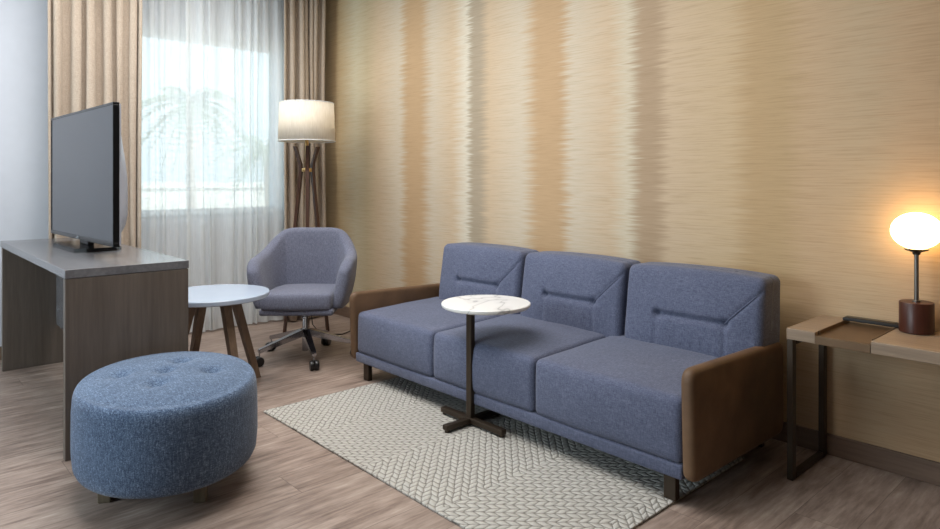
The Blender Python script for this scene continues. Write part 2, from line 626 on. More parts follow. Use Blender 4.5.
# ------------------------------------------------------------------ rug
def m_rug():
    t = NT('braided_cream_wool')
    tc = t.n('TexCoord')
    sep = t.n('SeparateXYZ')
    t.l(tc.outputs['Object'], sep.inputs[0])
    X, Y = sep.outputs[0], sep.outputs[1]
    # braids run on the diagonal and turn by a right angle from strip to strip
    per = 0.90
    tri = t.math('MULTIPLY', t.math('ABSOLUTE', t.math('SUBTRACT', t.math('FRACT', t.math('DIVIDE', t.math('ADD', X, 2.62), per)), 0.5)), per)
    U = t.math('MULTIPLY', t.math('ADD', tri, Y), 0.7071)
    V = t.math('MULTIPLY', t.math('SUBTRACT', tri, Y), 0.7071)
    wn = t.noise(t.coord(), 26, 2)
    U = t.math('ADD', U, t.math('MULTIPLY', t.math('SUBTRACT', wn, 0.5), 0.018))
    w, p = 0.054, 0.034
    fu = t.math('FRACT', t.math('DIVIDE', U, w))
    au = t.math('ABSOLUTE', t.math('SUBTRACT', fu, 0.5))          # 0 in the braid's middle, .5 at its edge
    vv = t.math('FRACT', t.math('DIVIDE', t.math('ADD', V, t.math('MULTIPLY', au, 0.050)), p))
    hv = t.math('SUBTRACT', 1.0, t.math('POWER', t.math('ABSOLUTE', t.math('SUBTRACT', t.math('MULTIPLY', vv, 2), 1)), 2.6))
    hu = t.math('SUBTRACT', 1.0, t.math('POWER', t.math('ABSOLUTE', t.math('SUBTRACT', t.math('MULTIPLY', t.math('FRACT', t.math('MULTIPLY', fu, 2)), 2), 1)), 3.2))
    hgt = t.math('MULTIPLY', hv, hu)
    fine = t.noise(t.coord(), 420, 2)
    hh = t.math('ADD', hgt, t.math('MULTIPLY', fine, 0.25))
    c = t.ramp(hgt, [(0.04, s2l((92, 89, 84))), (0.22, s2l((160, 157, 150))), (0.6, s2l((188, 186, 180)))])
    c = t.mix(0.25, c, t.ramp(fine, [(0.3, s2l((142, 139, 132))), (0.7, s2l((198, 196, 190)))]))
    t.set(c, 0.95, 0, 0.1)
    t.bump(hh, 0.8, 0.006)
    return t.m


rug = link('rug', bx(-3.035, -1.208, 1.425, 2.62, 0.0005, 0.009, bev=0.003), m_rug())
tag(rug, 'cream braided wool rug lying under the blue sofa and round marble table', 'rug')

# ------------------------------------------------------------------ sofa
M['blue'] = fabric('blue_grey_sofa_cloth', (66, 71, 90), (85, 91, 113), (107, 113, 135), 300, 0.3)
M['piping'] = fabric('highlit_blue_piping', (78, 84, 106), (96, 102, 126), (116, 122, 146), 300, 0.2)


def m_leather(name, dark, light):
    t = NT(name)
    v = t.coord()
    a = t.noise(v, 6, 4, 0.6)
    b = t.n('TexVoronoi'); b.inputs['Scale'].default_value = 240
    t.l(v, b.inputs['Vector'])
    t.set(t.ramp(a, [(0.3, s2l(dark)), (0.7, s2l(light))]), 0.55, 0, 0.35)
    t.bump(b.outputs[0], 0.10, 0.001)
    return t.m


M['leather'] = m_leather('brown_leather', (84, 64, 47), (112, 86, 63))
M['bronze'] = plain('dark_bronze_metal', (66, 56, 46), 0.42, 0.6, 0.5)

SX0, SX1 = -3.240, -1.112
sofa = thing('sofa', ((SX0 + SX1) / 2, 2.45, 0), 'three-seat blue-grey fabric sofa with brown leather armrests against the striped wall', 'sofa')
S = Vector(sofa.location)


def sofa_part(name, bm, mat, smooth=True, angle=None, parent=None):
    move(bm, -S)
    return link(name, bm, mat, parent or sofa, smooth, angle)


sofa_part('base_frame', bx(SX0 + 0.045, SX1 - 0.052, 2.052, 2.84, 0.10, 0.153, bev=0.010, seg=3), M['blue'], True, 40)


def armrest(xa, xb, bulge):
    # outline in the y-z plane, rounded corners
    pts = []
    corners = [((2.045, 0.105), 0.035), ((2.780, 0.095), 0.05), ((2.775, 0.470), 0.045), ((2.030, 0.492), 0.05)]
    n = len(corners)
    for i, (c, r) in enumerate(corners):
        c = Vector(c); p = Vector(corners[i - 1][0]); q = Vector(corners[(i + 1) % n][0])
        a = c + (p - c).normalized() * r
        b = c + (q - c).normalized() * r
        for k in range(7):
            t = k / 6
            pts.append((a * (1 - t) ** 2 + c * 2 * t * (1 - t) + b * t * t))
    cen = Vector((2.41, 0.29))
    bm = bmesh.new()
    rings = []
    R = 0.016
    for x, ins in ((xa, R), (xa + 0.3 * R, 0.3 * R), (xa + R, 0), (xb - R, 0), (xb - 0.3 * R, 0.3 * R), (xb, R)):
        ring = []
        for p in pts:
            d = (cen - p)
            dd = Vector((math.copysign(min(1, abs(d.x) * 9), d.x), math.copysign(min(1, abs(d.y) * 9), d.y)))
            pp = p + dd * ins
            ring.append(bm.verts.new((x, pp.x, pp.y)))
        rings.append(ring)
    m = len(pts)
    for a, b in zip(rings, rings[1:]):
        for k in range(m):
            bm.faces.new((a[k], a[(k + 1) % m], b[(k + 1) % m], b[k]))
    bm.faces.new(rings[0]); bm.faces.new(rings[-1])
    return bm


for xa, xb in ((SX0, SX0 + 0.048), (SX1 - 0.05, SX1)):
    sofa_part('armrest', armrest(xa, xb, 0), M['leather'], True, 50)

seams = [SX0 + 0.052, -2.512, -1.845, SX1 - 0.053]
for i in range(3):
    a, b = seams[i] + 0.002, seams[i + 1] - 0.002
    sx, sy, sz = b - a, 0.60, 0.240
    def dsp(p, n, sx=sx, sy=sy, sz=sz, i=i):
        u, v = p.x / (sx / 2), p.y / (sy / 2)
        if p.z > 0:
            cr = (1 - abs(u) ** 2.6) * (1 - abs(v) ** 3)
            p = p + Vector((0, 0, 0.014 * cr * (p.z / (sz / 2)) + (0.022 * (v + 1) / 2 - 0.010) * (p.z / (sz / 2))))
        if p.y < 0:
            w = p.z / (sz / 2)
            p = p + Vector((0, -0.012 * (1 - abs(u) ** 3) * (1 - w * w) * (-v if v < 0 else 0) + 0.006 * smooth01((w - 0.1)), 0))
        wr = mnoise.noise(Vector((p.x * 5 + i * 3, p.y * 5, p.z * 6))) * 0.0035
        return p + n * wr
    bm = rbox(sx, sy, sz, 0.026, 0.014, dsp)
    move(bm, ((a + b) / 2, 2.052 + sy / 2, 0.150 + sz / 2 + 0.001))
    sofa_part('seat_cushion', bm, M['blue'])

backs = [(-3.100, -2.438), (-2.420, -1.782), (-1.764, SX1 - 0.014)]
BH = 0.370
for i, (a, b) in enumerate(backs):
    sx, sy, sz = b - a, 0.205, BH
    TW = 0.475                                   # height of the tuft line, 0..1
    UL, UR = -0.43, 0.53
    def groove(d, w, dep):
        return dep * math.exp(-(d / w) ** 2)

    def segd(u, w, p, q, hx, hz):
        P = Vector((u * hx, w * hz)); A = Vector((p[0] * hx, p[1] * hz)); B = Vector((q[0] * hx, q[1] * hz))
        t = max(0, min(1, (P - A).dot(B - A) / (B - A).length_squared))
        return (P - (A + (B - A) * t)).length

    def dsp(p, n, sx=sx, sy=sy, sz=sz, i=i):
        u, w = p.x / (sx / 2), max(0.0, min(1.0, p.z / sz + 0.5))
        hx, hz = sx / 2, sz
        o = Vector(p)
        if p.y < 0:
            fr = smooth01(-n.y * 1.3)
            puff = 0.020 * (1 - abs(u) ** 3) * (1 - abs(2 * w - 1) ** 3)
            g = groove(segd(u, w, (UL, TW), (UR, TW), hx, hz), 0.011, 0.020)
            g += groove(segd(u, w, (UR, TW), (0.97, 0.86), hx, hz), 0.006, 0.007)
            g += groove(segd(u, w, (UL, TW), (UL - 0.04, 0.0), hx, hz), 0.008, 0.005)
            g += groove(segd(u, w, (UR, TW), (UR + 0.02, 0.0), hx, hz), 0.008, 0.006)
            for ux in (UL, UR):
                dd = ((u - ux) * hx) ** 2 + ((w - TW) * hz) ** 2
                g += 0.012 * math.exp(-dd / 0.018 ** 2)
            if i < 2:
                g += groove(segd(u, w, (UL, TW), (UL - 0.12, TW + 0.10), hx, hz), 0.007, 0.005)
                g += groove(segd(u, w, (UL, TW), (UL + 0.02, TW + 0.14), hx, hz), 0.006, 0.004)
            ruck = 0.0008 * sin(u * 46 + 2 * sin(w * 9)) * math.exp(-((w - TW * 0.5) / 0.22) ** 2) * (1 if abs(u) < 0.5 else 0)
            o.y += (-puff + g + ruck) * fr
        o.z += 0.012 * (1 - abs(u) ** 2.5) * smooth01(n.z)
        # lean back
        o.y += 0.048 * (w ** 1.3) * (1 if p.y < 0 else 0.35) - 0.03
        o.x += mnoise.noise(Vector((p.x * 4 + i, p.z * 7, p.y * 5))) * 0.004
        return o
    bm = rbox(sx, sy, sz, 0.030, 0.0085, dsp)
    move(bm, ((a + b) / 2, 2.705, 0.366 + sz / 2))
    bc = sofa_part('back_cushion', bm, M['blue'])
    # diagonal piping, its colour lightened for the highlight along the seam
    bm = bmesh.new()
    hx = sx / 2
    def face_y(w): return -sy / 2 + 0.048 * w ** 1.3 - 0.03
    pts = []
    for q in range(13):
        t = q / 12
        u = UR + (0.965 - UR) * t; w = TW + (0.86 - TW) * t
        puff = 0.020 * (1 - abs(u) ** 3) * (1 - abs(2 * w - 1) ** 3)
        dip = 0.008 * math.exp(-(t * 9) ** 2) + 0.016 * smooth01((t - 0.86) / 0.14)
        pts.append((u * hx, face_y(w) - puff + 0.003 + dip, (w - 0.5) * sz))
    tube(bm, pts, 0.0022, 6)
    move(bm, ((a + b) / 2, 2.705, 0.366 + sz / 2))
    sofa_part('piping', bm, M['piping'], True, None, bc)

for lx, ly in ((-3.125, 2.09), (-1.225, 2.09), (-3.125, 2.80), (-1.235, 2.80)):
    zb = 0.0095 if (lx > -2 and ly < 2.62) else 0.0005
    bm = bmesh.new()
    box(bm, lx - 0.024, lx + 0.024, ly - 0.014, ly + 0.014, zb, 0.104, bev=0.003)
    sofa_part('leg', bm, M['bronze'], False)

# ------------------------------------------------------------------ pedestal table
def m_marble():
    t = NT('white_marble')
    v = t.coord()
    w = t.n('TexNoise'); w.inputs['Scale'].default_value = 2.3; w.inputs['Detail'].default_value = 3
    w.inputs['Distortion'].default_value = 0.6
    t.l(v, w.inputs['Vector'])
    d = t.math('ABSOLUTE', t.math('SUBTRACT', w.outputs[0], 0.5))
    c = t.ramp(d, [(0.0, s2l((182, 182, 182))), (0.010, s2l((226, 226, 224))), (0.05, s2l((236, 236, 234)))])
    t.set(c, 0.22, 0, 0.5)
    return t.m


M['marble'] = m_marble()
pt = thing('side_table', (-2.222, 2.046, 0.009), 'round white marble side table on a dark bronze cross foot in front of the sofa', 'table')
bm = bmesh.new()
TZ = 0.556
lathe(bm, [(0, TZ - 0.020), (0.196, TZ - 0.020), (0.2035, TZ - 0.016), (0.206, TZ - 0.010), (0.206, TZ - 0.003), (0.203, TZ), (0, TZ)], 0.034, 0.066, 72)
link('tabletop', bm, M['marble'], pt, True, 40)
link('top_plate', bx(-0.06, 0.12, -0.04, 0.16, TZ - 0.028, TZ - 0.0205, bev=0.002), M['bronze'], pt)
link('post', bx(-0.017, 0.017, -0.013, 0.013, 0.030, TZ - 0.028, bev=0.003), M['bronze'], pt)
bm = bmesh.new()
box(bm, -0.195, 0.215, -0.017, 0.017, 0.010, 0.034, bev=0.004)
box(bm, -0.017, 0.017, -0.155, 0.19, 0.010, 0.0335, bev=0.004)
link('cross_foot', bm, M['bronze'], pt)
for gx, gy in ((-0.18, 0), (0.2, 0), (0, -0.14), (0, 0.175)):
    bm = bmesh.new()
    lathe(bm, [(0, 0.0003), (0.012, 0.0003), (0.012, 0.012), (0, 0.012)], gx, gy, 16)
    link('glide', bm, M['bronze'], pt)

# ------------------------------------------------------------------ ottoman
M['tweed'] = fabric('blue_tweed', (38, 51, 71), (70, 88, 114), (124, 144, 169), 300, 0.5)
M['oak_grey'] = wood('grey_oak_leg', (88, 80, 66), (128, 117, 98), 'Z', 1.2, 0.5)
OC = Vector((-2.594, 0.842, 0))
OTH = -0.2526
ot = thing('ottoman', OC, 'oval blue tweed ottoman with a button-tufted top in front of the desk', 'ottoman')
OA, OB, OZ0, OZ1 = 0.409, 0.316, 0.106, 0.419
btn = []
for a_, b_ in ((-0.057, -0.158), (-0.141, 0.052), (-0.015, -0.012), (0.044, 0.145), (0.134, -0.047)):
    btn.append((a_, b_))


def otop(x, y):
    """height of the crown at local (x, y) of the oval"""
    rr = math.sqrt((x / OA) ** 2 + (y / OB) ** 2)
    z = OZ1 - 0.036 * rr ** 2.2
    for bx_, by_ in btn:
        d2 = (x - bx_) ** 2 + (y - by_) ** 2
        z -= 0.020 * math.exp(-d2 / 0.030 ** 2) + 0.006 * math.exp(-d2 / 0.075 ** 2)
    return z


bm = bmesh.new()
seg = 120
cR = Matrix.Rotation(OTH, 3, 'Z')
rings = []
# bottom, side, rounded shoulder, crown
prof = [('s', 0.0, OZ0), ('s', 0.90, OZ0), ('s', 0.965, OZ0 + 0.004), ('s', 0.985, OZ0 + 0.018), ('s', 0.995, OZ0 + 0.05), ('s', 1.0, 0.18), ('s', 1.0, 0.25), ('s', 0.997, 0.315), ('s', 0.990, 0.342)]
for k in range(1, 7):
    th = k / 6 * pi / 2
    prof.append(('c', 0.990 - 0.060 * (1 - cos(th)), 0.342 + 0.048 * sin(th)))
for k in range(1, 46):
    prof.append(('t', 0.93 * (1 - k / 46), 0))
for kind, s, z in prof:
    if s == 0.0:
        rings.append([bm.verts.new((0, 0, z))]); continue
    ring = []
    for q in range(seg):
        t = 2 * pi * q / seg
        x, y = OA * s * cos(t), OB * s * sin(t)
        zz = z
        if kind == 't':
            e = smooth01((s - 0.80) / 0.13)
            zz = otop(x, y) * (1 - e) + (0.390) * e
        p = cR @ Vector((x, y, zz))
        ring.append(bm.verts.new(p))
    rings.append(ring)
rings.append([bm.verts.new((0, 0, otop(0, 0)))])
for a, b in zip(rings, rings[1:]):
    for k in range(seg):
        k2 = (k + 1) % seg
        if len(a) == 1: bm.faces.new((a[0], b[k], b[k2]))
        elif len(b) == 1: bm.faces.new((a[k], b[0], a[k2]))
        else: bm.faces.new((a[k], b[k], b[k2], a[k2]))
link('upholstered_body', bm, M['tweed'], ot, True)
for bx_, by_ in btn:
    p = cR @ Vector((bx_, by_, otop(bx_, by_)))
    bm = bmesh.new()
    lathe(bm, [(0, p.z - 0.004), (0.011, p.z - 0.003), (0.013, p.z + 0.001), (0.010, p.z + 0.004), (0, p.z + 0.0055)], p.x, p.y, 20)
    link('button', bm, M['tweed'], ot, True)
for wx, wy in ((-2.352, 0.872), (-2.575, 0.625), (-2.82, 0.85), (-2.62, 1.075)):
    x, y = wx - OC.x, wy - OC.y
    bm = bmesh.new()
    box(bm, -0.021, 0.021, -0.021, 0.021, 0.0005, OZ0 + 0.01, bev=0.003)
    bmesh.ops.rotate(bm, verts=bm.verts[:], cent=(0, 0, 0), matrix=Matrix.Rotation(-0.55, 3, 'Z'))
    move(bm, (x, y, 0))
    link('leg', bm, M['oak_grey'], ot)

# ------------------------------------------------------------------ desk
M['desk_top'] = wood('grey_brown_laminate_cool_sheen', (88, 87, 89), (117, 117, 120), 'X', 0.9, 0.22, 0.06, 0.5)  # base colour cooled to carry the bluish window reflection on the desktop
M['desk_side'] = wood('grey_brown_laminate_side', (80, 72, 65), (102, 92, 84), 'Z', 0.9, 0.45, 0.06, 0.4)
DX0, DX1, DY0, DY1, DZ = -4.762, -3.04, 0.59, 1.075, 0.768
dk = thing('desk', ((DX0 + DX1) / 2, (DY0 + DY1) / 2, 0), 'grey-brown wooden desk with slab ends carrying the television', 'desk')
D = Vector(dk.location)


def dpart(name, b, mat, bev=0.0015):
    return link(name, move(bx(*b, bev=bev), -D), mat, dk)


dpart('desktop', (DX0, DX1, DY0, DY1, DZ - 0.035, DZ), M['desk_top'])
dpart('side_panel', (DX1 - 0.037, DX1 - 0.001, DY0 + 0.001, DY1 - 0.002, 0.001, DZ - 0.0375), M['desk_side'])
dpart('side_panel', (DX0 + 0.010, DX0 + 0.046, DY0 + 0.006, DY1 - 0.002, 0.001, DZ - 0.0375), M['desk_side'])
dpart('modesty_panel', (DX0 + 0.0465, DX1 - 0.0375, 0.868, 0.886, 0.24, DZ - 0.0375), M['desk_top'])

# ------------------------------------------------------------------ television
M['black_gloss'] = plain('black_gloss_plastic', (14, 15, 17), 0.22, 0, 0.3)
M['black_matte'] = plain('black_matte_plastic', (22, 21, 21), 0.6, 0, 0.5)
M['silver'] = plain('silver_trim', (190, 192, 196), 0.25, 0.9, 0.5)
M['grey_back'] = plain('grey_plastic_housing', (150, 154, 164), 0.35, 0.0, 0.5)
M['screen'] = plain('dark_screen_glass', (40, 44, 53), 0.14, 0, 0.5, var=0.0)
TVC = Vector((-3.965, 0.842, DZ))
tv = thing('television', TVC, 'black flat-screen television on a low stand on top of the desk', 'television')
TA = math.atan2(0.04, 1.16)


def tpart(name, bm, mat, smooth=False, angle=None, parent=None):
    bmesh.ops.rotate(bm, verts=bm.verts[:], cent=(0, 0, 0), matrix=Matrix.Rotation(TA, 3, 'Z'))
    return link(name, bm, mat, parent or tv, smooth, angle)


TW_, TZ0, TZ1 = 0.585, 0.048, 0.727
bm = bmesh.new()
fwid = 0.012
box(bm, -TW_, TW_, -0.012, 0.016, TZ1 - fwid, TZ1, bev=0.002)
box(bm, -TW_, TW_, -0.012, 0.016, TZ0, TZ0 + 0.020, bev=0.002)
box(bm, -TW_, -TW_ + fwid, -0.012, 0.016, TZ0 + 0.020, TZ1 - fwid, bev=0.002)
box(bm, TW_ - fwid, TW_, -0.012, 0.016, TZ0 + 0.020, TZ1 - fwid, bev=0.002)
tpart('bezel', bm, M['black_gloss'])
tpart('screen', bx(-TW_ + fwid, TW_ - fwid, -0.009, 0.0, TZ0 + 0.020, TZ1 - fwid), M['screen'])
bm = bmesh.new()       # bulged rear shell
nu, nv = 24, 14
front = {}
rear = {}
for i in range(nu + 1):
    for j in range(nv + 1):
        u, v = i / nu * 2 - 1, j / nv
        x, z = u * (TW_ - 0.006), TZ0 + 0.006 + v * (TZ1 - TZ0 - 0.012)
        bul = 0.014 + 0.052 * smooth01((1 - abs(u)) * 9) * smooth01(v * 5) * (1 - 0.95 * smooth01((v - 0.40) / 0.60))
        rear[i, j] = bm.verts.new((x, 0.010 + bul, z))
        front[i, j] = bm.verts.new((x, 0.004, z))
for i in range(nu):
    for j in range(nv):
        bm.faces.new((rear[i, j], rear[i + 1, j], rear[i + 1, j + 1], rear[i, j + 1]))
        bm.faces.new((front[i, j], front[i, j + 1], front[i + 1, j + 1], front[i + 1, j]))
for i in range(nu):
    for j in (0, nv): bm.faces.new((front[i, j], front[i + 1, j], rear[i + 1, j], rear[i, j]))
for j in range(nv):
    for i in (0, nu): bm.faces.new((front[i, j], front[i, j + 1], rear[i, j + 1], rear[i, j]))
tpart('rear_housing', bm, M['grey_back'], True, 50)
tpart('neck', bx(-0.10, 0.06, 0.018, 0.050, 0.018, 0.16, bev=0.006), M['black_gloss'])
bm = bmesh.new()        # hexagonal-ended foot plate
oc = [(-0.30, -0.055), (-0.20, -0.085), (0.225, -0.085), (0.262, -0.04), (0.262, 0.10), (0.2, 0.14), (-0.24, 0.14), (-0.30, 0.10)]
for z0, z1, s in ((0.0008, 0.013, 1.0), (0.013, 0.019, 0.965)):
    lo = [bm.verts.new((x * (1.0 if z0 < 0.01 else s), 0.027 + (y - 0.027) * (1.0 if z0 < 0.01 else s), z0)) for x, y in oc]
    hi = [bm.verts.new((x * s, 0.027 + (y - 0.027) * s, z1)) for x, y in oc]
    for k in range(8): bm.faces.new((lo[k], lo[(k + 1) % 8], hi[(k + 1) % 8], hi[k]))
    bm.faces.new(lo[::-1]); bm.faces.new(hi)
tpart('stand_base', bm, M['black_gloss'])
bm = bmesh.new()
lathe(bm, [(0.0075, -0.0008), (0.0088, 0.0), (0.0075, 0.0008), (0.0062, 0.0), (0.0075, -0.0008)], 0, 0, 24)
bmesh.ops.rotate(bm, verts=bm.verts[:], cent=(0, 0, 0), matrix=Matrix.Rotation(pi / 2, 3, 'X'))
move(bm, (-0.012, -0.0125, TZ0 + 0.0105))
for x, w in ((0.003, 0.003), (0.012, 0.003)):
    box(bm, x, x + w, -0.0135, -0.012, TZ0 + 0.005, TZ0 + 0.016)
box(bm, 0.003, 0.010, -0.0135, -0.012, TZ0 + 0.005, TZ0 + 0.0075)
box(bm, 0.012, 0.019, -0.0135, -0.012, TZ0 + 0.005, TZ0 + 0.0075)
box(bm, 0.012, 0.019, -0.0135, -0.012, TZ0 + 0.0135, TZ0 + 0.016)
tpart('logo', bm, M['silver'])

# ------------------------------------------------------------------ round coffee table
M['white_top'] = plain('white_laminate_blue_reflection', (174, 188, 208), 0.16, 0, 0.5, var=0.01)  # white top tinted blue for the window's reflection
M['walnut'] = wood('brown_wood_leg', (92, 74, 60), (128, 107, 88), 'Z', 1.3, 0.45)
ct = thing('coffee_table', (-3.566, 1.391, 0), 'round pale-topped wooden coffee table with splayed legs between desk and office chair', 'table')
CZ = 0.520
bm = bmesh.new()
lathe(bm, [(0, CZ - 0.028), (0.280, CZ - 0.028), (0.290, CZ - 0.022), (0.291, CZ - 0.004), (0.288, CZ), (0, CZ)], 0, 0, 80)
link('tabletop', bm, M['white_top'], ct, True, 40)
LA = math.atan2(0.26, -0.053)
LA = radians(97)
bm = bmesh.new()
for k in range(2):
    a = LA + k * pi / 2
    d = Vector((cos(a), sin(a), 0)) * 0.115
    oriented_bar(bm, -d + Vector((0, 0, CZ - 0.046 - 0.0004 * k)), d + Vector((0, 0, CZ - 0.046 - 0.0004 * k)), 0.03, 0.034)
link('cross_rail', bm, M['walnut'], ct)
for k in range(4):
    a = LA + k * pi / 2
    d = Vector((cos(a), sin(a), 0))
    bm = bmesh.new()
    top = d * 0.118 + Vector((0, 0, CZ - 0.0285)); bot = d * 0.262 + Vector((0, 0, 0.0))
    oriented_bar(bm, bot, top, 0.032, 0.036, (cos(a), sin(a), 0.3), 0.046, 0.042)
    for v in bm.verts:
        if v.co.z < 0.05: v.co.z = 0.0008
        elif v.co.z > CZ - 0.06: v.co.z = CZ - 0.0285
    link('leg', bm, M['walnut'], ct)

# ------------------------------------------------------------------ office chair
M['greyblue'] = fabric('grey_lilac_chair_cloth', (82, 86, 102), (104, 108, 126), (128, 132, 149), 300, 0.3)
M['chrome'] = plain('polished_aluminium', (168, 170, 176), 0.16, 1.0, 0.5, var=0.02)
M['rubber'] = plain('black_caster_plastic', (20, 20, 22), 0.35, 0, 0.5)
CC = Vector((-3.797, 2.066, 0))
FA = radians(-41)
ch = thing('office_chair', CC, 'grey-blue upholstered swivel tub chair on a chrome five-star base before the window', 'chair')
RC = Matrix.Rotation(FA, 3, 'Z')


def cpart(name, bm, mat, smooth=True, angle=None, parent=None):
    bmesh.ops.rotate(bm, verts=bm.verts[:], cent=(0, 0, 0), matrix=RC)
    return link(name, bm, mat, parent or ch, smooth, angle)


def catmull(P, t):
    n = len(P) - 1
    x = t * n
    i = min(int(x), n - 1)
    f = x - i
    p0, p1, p2, p3 = P[max(i - 1, 0)], P[i], P[i + 1], P[min(i + 2, n)]
    return tuple(0.5 * (2 * b + (c - a) * f + (2 * a - 5 * b + 4 * c - d) * f * f + (3 * b - a - 3 * c + d) * f ** 3) for a, b, c, d in zip(p0, p1, p2, p3))


# half outlines: (forward, lateral at top, forward low, lateral low, top height)
HALF = [(0.215, 0.274, 0.215, 0.222, 0.585), (0.13, 0.290, 0.13, 0.230, 0.640), (0.02, 0.292, 0.02, 0.234, 0.655), (-0.10, 0.276, -0.10, 0.228, 0.685),
        (-0.200, 0.222, -0.185, 0.190, 0.768), (-0.238, 0.158, -0.212, 0.130, 0.806), (-0.246, 0.0, -0.222, 0.0, 0.810)]
full = HALF + [(a, -b, c, -d, e) for a, b, c, d, e in HALF[-2::-1]]
NS = 96
bm = bmesh.new()
rings = []
zb = 0.345
for i in range(NS + 1):
    t = i / NS
    p = catmull(full, t)
    e = 1e-3
    q0, q1 = catmull(full, max(0, t - e)), catmull(full, min(1, t + e))
    tan = Vector((q1[0] - q0[0], q1[1] - q0[1])).normalized()
    nrm = Vector((tan.y, -tan.x))
    top = Vector((p[0], p[1])); low = Vector((p[2], p[3]))
    if nrm.dot(top - Vector((0.05, 0))) < 0: nrm = -nrm
    zt = p[4]
    endk = min(i, NS - i)
    ecap = 1.0 if endk >= 6 else math.sqrt(max(0.0, 1 - (1 - endk / 6) ** 2)) * 0.93 + 0.07
    backness = smooth01((abs(0.5 - t) < 0.5) * (1 - abs(t - 0.5) / 0.28)) if abs(t - 0.5) < 0.28 else 0
    th = (0.060 + 0.012 * (1 - backness)) * ecap
    prof = []
    H = zt - zb
    # outer side going up, rounded rim, inner side going down
    nO = 10
    lst = []
    rr = th / 2
    for k in range(nO + 1):
        w = k / nO
        z = zb + (H - rr) * w
        lst.append((rr, z, (z - zb) / H))
    for k in range(1, 8):
        a = k / 8 * pi
        z = zt - rr + rr * sin(a)
        lst.append((rr * cos(a), z, min(1, (z - zb) / H)))
    for k in range(nO + 1):
        w = 1 - k / nO
        z = zb + (H - rr) * w
        lst.append((-rr, z, (z - zb) / H))
    ring = []
    cz = (zb + zt) / 2
    for off, z, w in lst:
        cxy = low.lerp(top, w ** 0.85)
        bulge = 0.012 * sin(pi * min(1, w)) * (1 if off > 0 else -0.5) * ecap
        pt_ = cxy + nrm * (off + bulge)
        zz = cz + (z - cz) * (0.80 + 0.20 * ecap)
        # the arm fronts lean inwards and back lower down
        fwd = 0.0
        ring.append(bm.verts.new((pt_.x + fwd, pt_.y, zz)))
    rings.append(ring)
m = len(rings[0])
for a, b in zip(rings, rings[1:]):
    for k in range(m):
        bm.faces.new((a[k], a[(k + 1) % m], b[(k + 1) % m], b[k]))
bm.faces.new(rings[0]); bm.faces.new(rings[-1][::-1])
sh = cpart('tub_shell', bm, M['greyblue'])


def sdsp(p, n):
    u, v = p.x / 0.24, p.y / 0.2125
    if p.z > 0:
        p = p + Vector((0, 0, 0.020 * (1 - abs(u) ** 2.5) * (1 - abs(v) ** 2.5) + 0.006 * u))
    taper = 1 - 0.10 * smooth01((-u))
    return Vector((p.x + 0.012 * (1 - v * v) * (1 if u > 0 else 0), p.y * taper, p.z))


cpart('seat_cushion', move(rbox(0.475, 0.425, 0.094, 0.024, 0.018, sdsp), (0.035, 0, 0.350 + 0.045)), M['greyblue'])
cpart('seat_pan', move(rbox(0.470, 0.440, 0.040, 0.014, 0.02), (0.030, 0, 0.336)), M['greyblue'])
bm = bmesh.new()
lathe(bm, [(0, 0.045), (0.019, 0.045), (0.021, 0.05), (0.021, 0.16), (0.030, 0.165), (0.030, 0.185), (0.0195, 0.187), (0.0195, 0.25), (0.024, 0.252), (0.024, 0.262), (0.014, 0.264), (0.014, 0.322), (0, 0.322)], 0, 0, 28)
link('gas_lift', bm, M['chrome'], ch, True, 35)
for k in range(5):
    a = radians(-19 + 72 * k)
    d = Vector((cos(a), sin(a), 0))
    bm = bmesh.new()
    oriented_bar(bm, d * 0.018 + Vector((0, 0, 0.163)), d * 0.312 + Vector((0, 0, 0.090)), 0.048, 0.044, (0, 0, 1), 0.028, 0.024, bev=0.004)
    sp = link('spoke', bm, M['chrome'], ch)
    bm = bmesh.new()
    c = d * 0.305
    s = Vector((-sin(a), cos(a), 0))
    for sg in (-1, 1):
        seg_ = 28
        ra, rb = [], []
        prof = [(0.0, 0.026), (0.026, 0.026), (0.0295, 0.020), (0.0295, 0.009), (0.026, 0.003), (0.0, 0.003)]
        prev = None
        for r, o in prof:
            cen = c + s * (sg * o) + Vector((0, 0, 0.0302)) + d * 0.006
            ring = [bm.verts.new(cen + d * (r * cos(2 * pi * q / seg_)) + Vector((0, 0, r * sin(2 * pi * q / seg_)))) for q in range(seg_)] if r > 0 else [bm.verts.new(cen)]
            if prev:
                for q in range(seg_):
                    q2 = (q + 1) % seg_
                    if len(prev) == 1: bm.faces.new((prev[0], ring[q], ring[q2]))
                    elif len(ring) == 1: bm.faces.new((prev[q], ring[0], prev[q2]))
                    else: bm.faces.new((prev[q], ring[q], ring[q2], prev[q2]))
            prev = ring
    cs = link('caster', bm, M['rubber'], sp, True, 40)
    bm = bmesh.new()
    lathe(bm, [(0, 0.045), (0.0045, 0.045), (0.0045, 0.085), (0, 0.085)], c.x, c.y, 14)
    link('caster_stem', bm, M['chrome'], sp, True, 40)

# ------------------------------------------------------------------ floor lamp
M['dark_wood'] = wood('dark_walnut', (52, 34, 27), (82, 56, 44), 'Z', 1.3, 0.4)
M['brass'] = plain('brushed_brass', (196, 164, 112), 0.32, 0.9, 0.5)


def m_shade():
    t = NT('cream_lamp_shade_cloth')
    v = t.coord((1, 1, 0.1))
    f = t.noise(v, 160, 2)
    c = t.ramp(f, [(0.3, s2l((232, 226, 214))), (0.7, s2l((246, 241, 231)))])
    df = t.n('BsdfDiffuse'); t.l(c, df.inputs[0])
    tl = t.n('BsdfTranslucent'); t.l(c, tl.inputs[0])
    m1 = t.n('MixShader'); m1.inputs[0].default_value = 0.45
    t.l(df.outputs[0], m1.inputs[1]); t.l(tl.outputs[0], m1.inputs[2])
    t.l(m1.outputs[0], t.out.inputs[0])
    return t.m


